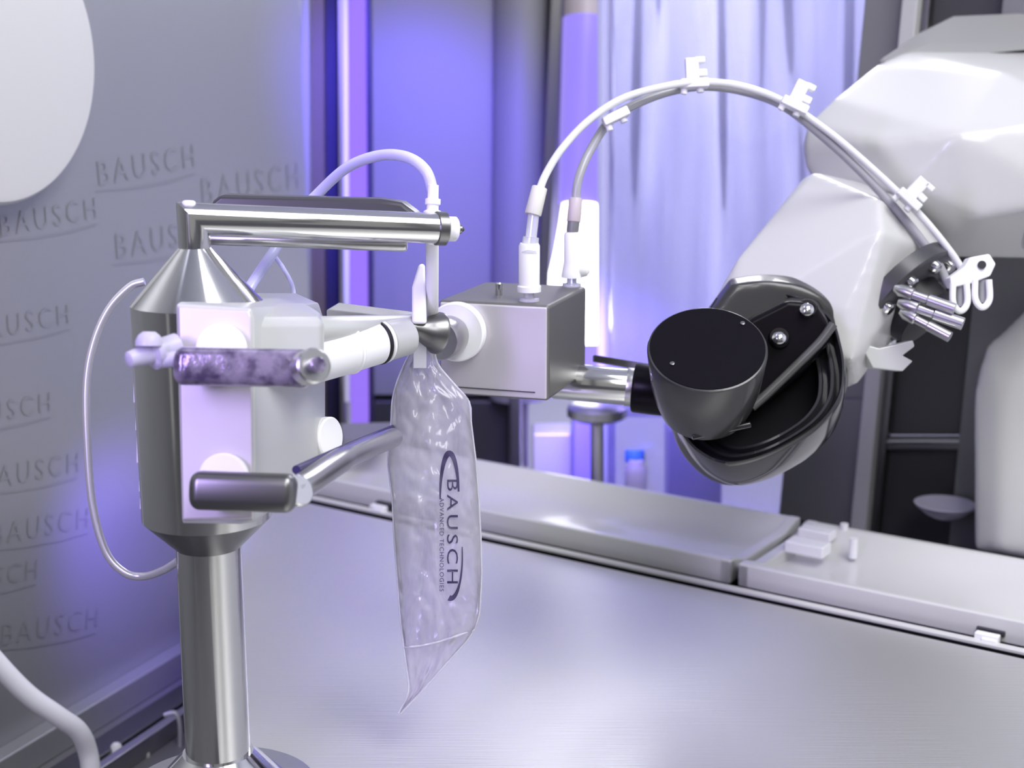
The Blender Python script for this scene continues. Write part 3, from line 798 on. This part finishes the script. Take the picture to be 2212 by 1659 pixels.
ymap = 1032
tme = text_mesh('BAUSCH', 1.0, 0, 1.25); tw = max(v.co.x for v in tme.vertices)
print_on_bag(tme, lambda x, y: (966 + y * 34, ymap + x / tw * 228), 'lettering', M['ink'], tag_bag)
tme = text_mesh('ADVANCED TECHNOLOGIES', 1.0, 0, 1.15); tw2 = max(v.co.x for v in tme.vertices)
print_on_bag(tme, lambda x, y: (950 + y * 13, 1075 + x / tw2 * 202), 'small_lettering', M['ink'], tag_bag)


def swoosh(pts, name):
    bm = N(); L = []; Rr = []
    n = len(pts)
    for i, (x, y, wd_) in enumerate(pts):
        x0, y0 = pts[max(i - 1, 0)][:2]; x1, y1 = pts[min(i + 1, n - 1)][:2]
        l = math.hypot(x1 - x0, y1 - y0) or 1; nx, ny = -(y1 - y0) / l, (x1 - x0) / l
        for lst, s in ((L, 1), (Rr, -1)):
            xx, yy = x + nx * wd_ / 2 * s, y + ny * wd_ / 2 * s; xl, xr, _ = bag_at(yy)
            lst.append(bm.verts.new(bagp((xx - xl) / (xr - xl), yy, 1) - FW * .0009))
    for i in range(n - 1): bm.faces.new((L[i], L[i + 1], Rr[i + 1], Rr[i]))
    return obj(name, bm, M['ink'], tag_bag)


def arc(cx, cy, rx, ry, a0, a1, w0, w1, w2, n=26):
    out = []
    for i in range(n + 1):
        t = i / n; a = math.radians(a0 + (a1 - a0) * t)
        wv = w0 + (w1 - w0) * (t * 2) if t < .5 else w1 + (w2 - w1) * (t * 2 - 1)
        out.append((cx + rx * math.cos(a), cy + ry * math.sin(a), wv))
    return out


swoosh(arc(971, 1075, 20, 96, 178, 352, 3, 13, 4), 'logo_swoosh')
swoosh(arc(974, 1200, 25, 92, -12, 100, 2, 5, 13), 'logo_swoosh')

# ------------------------------------------------------------------ sensor box on the rod
yaw = math.radians(18)
bf = V((math.cos(yaw), -math.sin(yaw), 0)); bb = V((math.sin(yaw), math.cos(yaw), 0))   # along the face, and away
bo = P(947, 648, 1.06)                                                # top left front corner
bxt = P(1186, 655, 1.06 - .0)
bw_ = ((W(1186, 655, bo, bb)) - bo).dot(bf)
bh = (bo - W(945, 850, bo, bb)).z
bdp = 0.105
sb = thing('valve_box', bo - Z * bh, 'square steel box with white washer on its front face and two tubes on top', 'box')
bm = N(); box(bm, bo - Z * bh, bf * bw_, bb * bdp, Z * bh); obj('housing', bm, M['box_side'], sb, bevel=.003, seg=4)
bm = N(); box(bm, bo - Z * (bh - .0015) + bf * .0015 - bb * .0012, bf * (bw_ - .003), bb * .003, Z * (bh - .003)); obj('front_plate', bm, M['steel_plate'], sb, bevel=.0012)
bm = N(); box(bm, bo - Z * (bh - .006) + bf * .004 - bb * .0018, bf * (bw_ - .014), bb * .003, Z * .0008); obj('plate_groove', bm, M['steel_dark'], sb)
wc = W(992, 714, bo, bb)
disc('white_washer', wc - bb * .001, -bb, px(64, 1.06), .008, M['disc_white'], sb)
bm = N(); lathe(bm, W(985, 718, bo, bb), -bb, [(0, .0135), (.012, .0135), (.013, .0148), (.034, .0148), (.036, .014)], 48); obj('steel_collar', bm, M['steel_satin'], sb)
for a, b in ((1078, 638),):
    c = G(a, b, bo.z); bm = N(); lathe(bm, c, Z, [(0, .0028), (.009, .0028), (.010, .002)], 16); obj('rivet', bm, M['steel'], sb)


def port(x, y, kind):
    """connector stack on the box top; the foot is seen at pixel (x,y)"""
    c = G(x, y, bo.z)
    bm = N(); lathe(bm, c, Z, [(0, .0075), (.002, .0075), (.0025, .004), (.006, .004), (.0065, .0065), (.009, .0065)], 28); obj('port_foot', bm, M['clear'], sb)
    r = .0078 if kind == 0 else .0066
    bm = N()
    if kind == 0: lathe(bm, c + Z * .007, Z, [(0, .0088), (.004, .0088), (.005, r), (.034, r), (.036, r - .001)], 28)
    else:
        lathe(bm, c + Z * .007, Z, [(0, .0085), (.002, .0085), (.006, .0078), (.012, r), (.034, r), (.036, r - .001)], 28)
        lathe(bm, c + Z * .013 + V((.0045, 0, 0)), V((1, 0, .1)), [(0, .0055), (.003, .0066), (.007, .006), (.0095, .003)], 20)
    obj('port_body', bm, M['disc_white'], sb)
    return c + Z * .042


pa = port(1143, 650, 0); pb = port(1235, 618, 1)
tubes = thing('tube_bundle', pa, 'pair of thin tubes arching from the box top to the flange of the robot arm', 'tubing')


def dp(p): return (p - CAM).dot(FW)


da, db = dp(pa), dp(pb)
bm = N(); lathe(bm, P(1143, 548, da), P(1153, 460, da) - P(1143, 548, da), [(0, .007), (.002, .007), (.003, .0055), (.007, .006), (.012, .006), (.0125, .0042), (.03, .0042)], 24); obj('hose_barb', bm, M['clear'], tubes)
bm = N(); cyl(bm, P(1151, 464, da), P(1166, 404, da), .0062, .0058, ch=.0008); obj('ferrule', bm, M['cream'], tubes)
bm = N(); lathe(bm, P(1235, 514, db), P(1240, 470, db) - P(1235, 514, db), [(0, .0058), (.003, .0058), (.0035, .0045), (.006, .005), (.016, .005)], 24); obj('hose_barb', bm, M['grey_mid'], tubes)
bm = N(); cyl(bm, P(1239, 480, db), P(1244, 428, db), .0056, .0054, ch=.0008); obj('ferrule', bm, M['pinkish'], tubes)
T1 = [(1162, 420, da), (1180, 375, da + .01), (1215, 320, 1.10), (1270, 262, 1.11), (1340, 215, 1.12), (1420, 190, 1.13), (1505, 178, 1.14), (1590, 184, 1.15), (1690, 218, 1.16), (1790, 285, 1.16), (1890, 370, 1.16), (1985, 462, 1.16), (2050, 540, 1.16), (2080, 585, 1.16)]
T2 = [(1243, 440, db), (1250, 385, db), (1275, 325, 1.13), (1320, 258, 1.135), (1380, 222, 1.14), (1450, 197, 1.15), (1520, 187, 1.155), (1600, 196, 1.165), (1690, 228, 1.165), (1780, 297, 1.165), (1870, 382, 1.165), (1955, 475, 1.165), (2020, 560, 1.165), (2050, 618, 1.165)]
bm = N(); tube(bm, [P(*q) for q in T1], .0030, 14); obj('tube', bm, M['tubew'], tubes)
bm = N(); tube(bm, [P(*q) for q in T2], .0036, 14); obj('tube', bm, M['tubeg'], tubes)


def tube_clip(x, y, d, rot, label, big=True, m='white_soft'):
    c = P(x, y, d); t = thing('tube_clip', c, label, 'clip', 'clips on the arching tubes')
    ex = cv(math.cos(rot), math.sin(rot), 0); ey = cv(-math.sin(rot), math.cos(rot), 0); u = px(1, d)
    bm = N(); cbox(bm, c, ex * 60 * u, ey * 20 * u, FW * .012); obj('clip_base', bm, M[m], t, bevel=.0012)
    if big:
        bm = N(); cbox(bm, c + ey * 32 * u - ex * 4 * u, ex * 28 * u, ey * 46 * u, FW * .008)
        cbox(bm, c + ey * 50 * u + ex * 14 * u, ex * 22 * u, ey * 13 * u, FW * .008); cbox(bm, c + ey * 22 * u + ex * 17 * u, ex * 22 * u, ey * 15 * u, FW * .008)
        obj('clip_jaws', bm, M[m], t, bevel=.001)
    bm = N(); cyl(bm, c - ey * 8 * u - ex * 22 * u, c - ey * 22 * u - ex * 24 * u, 7 * u, ch=.0006); obj('clip_tab', bm, M[m], t)
    bm = N(); cyl(bm, c - ey * 8 * u + ex * 12 * u, c - ey * 20 * u + ex * 12 * u, 8 * u, ch=.0006); obj('clip_tab', bm, M['tubew'], t)
    return t


tube_clip(1500, 181, 1.142, 0.05, 'clear tube clip at the top of the tubing arch')
tube_clip(1716, 228, 1.15, -0.45, 'clear tube clip just left of the white elbow on the tubing')
tube_clip(1330, 252, 1.125, 0.45, 'small clear clip where the two tubes part above the box', big=False)
tube_clip(1962, 432, 1.15, -0.75, 'clear tube clip in front of the white upper arm', m='tubew')

# ------------------------------------------------------------------ robot arm
rob = thing('robot_arm', P(1900, 1000, 1.4), 'large white robot arm with glossy black wrist reaching in from the right', 'robot arm')
# steel rod and collars
q0, q1 = P(1196, 822, 1.135), P(1380, 838, 1.125)
bm = N(); cyl(bm, q0, q1, px(40, 1.13), ch=.0008); obj('tool_rod', bm, M['steel'], rob)
bm = N(); cyl(bm, P(1352, 835, 1.127), P(1378, 838, 1.126), px(42, 1.13), ch=.0008); obj('rod_ring', bm, M['steel_satin'], rob)
bm = N(); cyl(bm, P(1368, 837, 1.127), P(1480, 850, 1.12), px(54, 1.13), ch=.002); obj('wrist_collar', bm, M['black'], rob)
bm = N(); box(bm, P(1283, 766, 1.17), P(1405, 786, 1.15) - P(1283, 766, 1.17), UP * -px(16, 1.15), FW * .02); obj('tool_plate', bm, M['steel_dark'], rob, bevel=.001)
# black wrist: shell
sh_f = [(1578, 600), (1660, 592), (1745, 606), (1806, 645), (1822, 705), (1832, 800), (1828, 850), (1790, 900), (1735, 945), (1690, 992), (1640, 1032), (1580, 1050), (1522, 1030), (1474, 982), (1450, 925), (1446, 870), (1480, 740), (1545, 645)]
bm = N()
sh_f = [(q.x, q.y) for q in spline([V((a, b, 0)) for a, b in sh_f + sh_f[:1]], 5)]
pts = [P(a, b, 1.150) for a, b in sh_f] + [P(1640 + (a - 1640) * .93, 830 + (b - 830) * .93, 1.132) for a, b in sh_f] + [P(1640 + (a - 1640) * .96, 815 + (b - 815) * .94, 1.20) for a, b in sh_f]
hull(bm, pts); obj('wrist_shell', bm, M['black_soft'], rob, remesh=.0022, smooth_it=10)


def tub(nm, pts, d, r, m, par=rob, n=10):
    bm = N(); tube(bm, [P(a, b, dd if dd else d) for a, b, dd in [(q + (None,))[:3] if len(q) == 2 else q for q in pts]], r, 12, n=n); return obj(nm, bm, m, par)


# raised fork cheek over the shell
ck = [(1620, 690), (1700, 650), (1760, 655), (1790, 700), (1790, 740), (1740, 800), (1650, 870), (1570, 905), (1500, 900), (1560, 860), (1620, 800)]
bm = N(); hull(bm, [P(a, b, 1.098) for a, b in ck] + [P(a + (a - 1650) * .05, b + (b - 780) * .08, 1.135) for a, b in ck]); obj('wrist_cheek', bm, M['black'], rob, bevel=.004, seg=4)
tub('highlight_ridge', [(1800, 700), (1770, 740), (1710, 800), (1660, 848), (1624, 880)], 1.094, .0036, M['ridge'])  # paler grey puts the chamfer's highlight into the colour
rn_ax = cv(-.22, .46, .86); rn_c = P(1642, 832, 1.100)
lip = [(1545, 640), (1640, 622), (1730, 638), (1795, 680), (1818, 740), (1826, 800), (1815, 862), (1765, 922), (1665, 980), (1572, 1002), (1508, 978), (1466, 930), (1450, 885), (1468, 770)]
lpts = [W(q.x, q.y, rn_c, rn_ax) for q in spline([V((a, b, 0)) for a, b in lip + lip[:1]], 8)[:-1]]
lc = W(1640, 845, rn_c, rn_ax)
prof = [(.90, .055), (.95, .045), (.985, .03), (1.0, .006), (.99, .001), (.965, 0), (.945, .002), (.935, .008), (.88, .010), (.865, .006), (.83, .006), (.815, .013), (.74, .015), (.725, .010), (.69, .010), (.67, .022), (.55, .030), (.30, .034)]
bm = N(); rr = [[bm.verts.new(lc + (p - lc) * k - rn_ax * t) for p in lpts] for k, t in prof]; n_ = len(lpts)
for i in range(len(rr) - 1):
    for k in range(n_): bm.faces.new((rr[i][k], rr[i][(k + 1) % n_], rr[i + 1][(k + 1) % n_], rr[i + 1][k]))
bm.faces.new(rr[0]); bm.faces.new(rr[-1])
obj('fork_housing', bm, M['black_ring'], rob, angle=50)
# cap cylinder
cax = cv(-.06, .69, .72); cc_ = P(1528, 752, 1.045); Rc = px(130, 1.045)
bm = N(); lathe(bm, cc_, -cax, [(0, Rc - .0018), (.0006, Rc - .0006), (.002, Rc), (.035, Rc * .93), (.052, Rc * .85), (.064, Rc * .76), (.068, Rc * .6)], 72); obj('wrist_cap_body', bm, M['black_soft'], rob)
bm = N(); lathe(bm, cc_ + cax * .0006, -cax, [(0, Rc * .955), (.002, Rc * .957)], 72); obj('cap_face', bm, M['black'], rob)
fa, fb, _ = frame(cax)
for x, y in ((1604, 699), (1452, 786)):
    c = W(x, y, cc_ + cax * .0008, cax); bm = N(); lathe(bm, c, cax, [(0, .0018), (.0008, .0018), (.001, .0012)], 14); obj('cap_dot', bm, M['steel_dark'], rob)
bm = N(); pill(bm, P(1494, 944, 1.066), P(1622, 917, 1.066), .004, px(7, 1.06), FW); obj('slot_rim', bm, M['black_ring'], rob)
for x, y, d in ((1742, 674, 1.095), (1682, 735, 1.09)):
    bm = N(); lathe(bm, P(x, y, d + .012), cv(-.1, .35, .9), [(0, px(24, d)), (.006, px(24, d)), (.008, px(20, d))], 24); obj('screw_seat', bm, M['black'], rob)
    bm = N(); lathe(bm, P(x, y, d + .003), cv(-.1, .35, .9), [(0, px(15, d)), (.005, px(15, d)), (.007, px(9, d)), (.0075, px(2, d))], 20); obj('wrist_screw', bm, M['steel'], rob)
# forearm
fpnt = [(1545, 642, 1.19), (1592, 560, 1.19), (1735, 385, 1.25), (1760, 372, 1.24), (1900, 430, 1.16), (1905, 500, 1.13), (1825, 670, 1.13), (1560, 700, 1.16), (1840, 780, 1.13), (1852, 830, 1.17),
        (1868, 740, 1.17), (1925, 630, 1.18), (2040, 548, 1.20), (1980, 470, 1.20), (1740, 400, 1.36), (1600, 640, 1.30), (1850, 810, 1.26), (2050, 560, 1.32), (1990, 420, 1.36), (1800, 850, 1.22)]
bm = N(); hull(bm, [P(*q) for q in fpnt]); obj('forearm', bm, M['white'], rob, remesh=.0028, smooth_it=8)
# upper arm / elbow
up = [(1733, 318, 1.33), (1745, 268, 1.33), (1800, 215, 1.34), (1890, 142, 1.37), (1955, 112, 1.40), (2100, 112, 1.42), (2340, 112, 1.42), (1742, 368, 1.33), (1775, 410, 1.32), (1900, 480, 1.30), (2060, 556, 1.30), (2340, 560, 1.30),
      (1895, 308, 1.25), (2165, 155, 1.27), (2062, 290, 1.205), (1960, 400, 1.23), (2340, 250, 1.19), (2340, 430, 1.19), (2110, 470, 1.215), (1760, 320, 1.55), (1900, 200, 1.6), (2340, 120, 1.65), (2340, 520, 1.6), (1900, 480, 1.5)]
bm = N(); hull(bm, [P(*q) for q in up]); obj('upper_arm', bm, M['white'], rob, remesh=.0045, smooth_it=6)
capp = [(1890, 138, 1.40), (1985, 72, 1.42), (2062, 34, 1.44), (2360, 22, 1.44), (1945, 112, 1.42), (2000, 92, 1.405), (2360, 95, 1.40), (1985, 72, 1.6), (2360, 30, 1.65), (2360, 100, 1.65), (1960, 110, 1.6)]
bm = N(); hull(bm, [P(*q) for q in capp]); obj('arm_cover', bm, M['grey_cover'], rob, bevel=.004)
bm = N(); hull(bm, [P(a, b, d) for a, b, d in ((1930, 122, 1.415), (2360, 90, 1.415), (2360, 130, 1.415), (1960, 130, 1.415), (1960, 122, 1.6), (2360, 95, 1.62), (2360, 130, 1.62))]); obj('cover_gap', bm, M['grey_mid'], rob)
bm = N(); cyl(bm, P(2205, 400, 1.27), P(2420, 395, 1.25), px(150, 1.22), ch=.01, seg=64); obj('shoulder_ring', bm, M['white'], rob)
# lower link
lk = [(2240, 640, 1.46), (2190, 690, 1.46), (2130, 745, 1.46), (2106, 820, 1.46), (2100, 900, 1.46), (2102, 1190, 1.46), (2350, 1230, 1.42), (2350, 600, 1.46), (2160, 830, 1.43), (2160, 1190, 1.43), (2350, 700, 1.40), (2150, 800, 1.52), (2150, 1170, 1.52), (2350, 700, 1.52), (2350, 1200, 1.5)]
bm = N(); hull(bm, [P(*q) for q in lk]); obj('robot_base', bm, M['tray'], rob, remesh=.006, smooth_it=8)
# dark flange with screws
fx = cv(.60, -.66, .45); fc = P(1962, 655, 1.185)
fu = cv(.74, .67, 0); fu = (fu - fx * fu.dot(fx)).normalized(); fv = fx.cross(fu)
Rf = px(142, 1.19)
fl = obj('flange', lathe(N(), fc - fx * .012, fx, [(0, Rf), (.012, Rf), (.014, Rf - .003)], 56, fr=(fu, fv, fx)), M['grey_dark'], rob)
bm = N(); lathe(bm, fc, fx, [(0, Rf * .55), (.02, Rf * .5), (.022, Rf * .4)], 40, fr=(fu, fv, fx)); obj('flange_hub', bm, M['rubber'], rob)
for k in range(10):
    a = k * math.pi / 5 + .25; c = fc + (fu * math.cos(a) + fv * math.sin(a)) * Rf * .80 + fx * .002
    bm = N(); lathe(bm, c, fx, [(0, .0058), (.004, .0058), (.0055, .0042)], 14); obj('flange_screw', bm, M['steel'], fl)
for (x0, y0, x1, y1, r) in ((1932, 622, 2062, 668, 13), (1940, 652, 2080, 700, 14), (1945, 672, 2052, 728, 12)):
    bm = N(); p0, p1 = P(x0, y0, 1.135), P(x1, y1, 1.115); L = (p1 - p0).length; r = px(r, 1.12)
    lathe(bm, p0, p1 - p0, [(0, r * .6), (L * .1, r * 1.1), (L * .3, r * 1.1), (L * .32, r * .8), (L * .55, r * .8), (L * .57, r), (L, r)], 20); obj('valve_rod', bm, M['steel_satin'], rob)
bm = N(); prism(bm, [P(1858, 742, 1.15), P(1900, 752, 1.15), P(1972, 735, 1.15), P(1976, 748, 1.15), P(1950, 768, 1.15), P(1972, 780, 1.15), P(1950, 802, 1.15), P(1885, 795, 1.15)], FW * .02); obj('side_clip', bm, M['grey_light'], rob, bevel=.001)

bk = thing('tube_bracket', P(2090, 620, 1.14), 'white hooked bracket holding the tube ends at the robot flange', 'bracket')
bm = N(); prism(bm, [P(2052, 600, 1.13), P(2085, 575, 1.13), P(2095, 556, 1.13), P(2138, 548, 1.13), P(2152, 570, 1.13), P(2140, 596, 1.13), P(2100, 612, 1.13), P(2056, 622, 1.13)], FW * .014); obj('bracket_plate', bm, M['white_soft'], bk, bevel=.0015)
bm = N(); cyl(bm, P(2121, 572, 1.128), P(2121, 572, 1.146), px(9, 1.13)); obj('bracket_hole', bm, M['grey_dark'], bk)
for dx, dy in ((2074, 0), (2122, -8)):
    bm = N(); tube(bm, [P(dx - 16, 612 + dy, 1.13), P(dx - 15, 655 + dy, 1.13), P(dx, 672 + dy, 1.13), P(dx + 15, 655 + dy, 1.13), P(dx + 14, 612 + dy, 1.13)], px(7, 1.13), 10); obj('hook', bm, M['white_soft'], bk)
    bm = N(); cyl(bm, P(dx, 612 + dy, 1.137), P(dx, 662 + dy, 1.137), px(9, 1.13)); obj('tube_end', bm, M['tubeg'], bk)
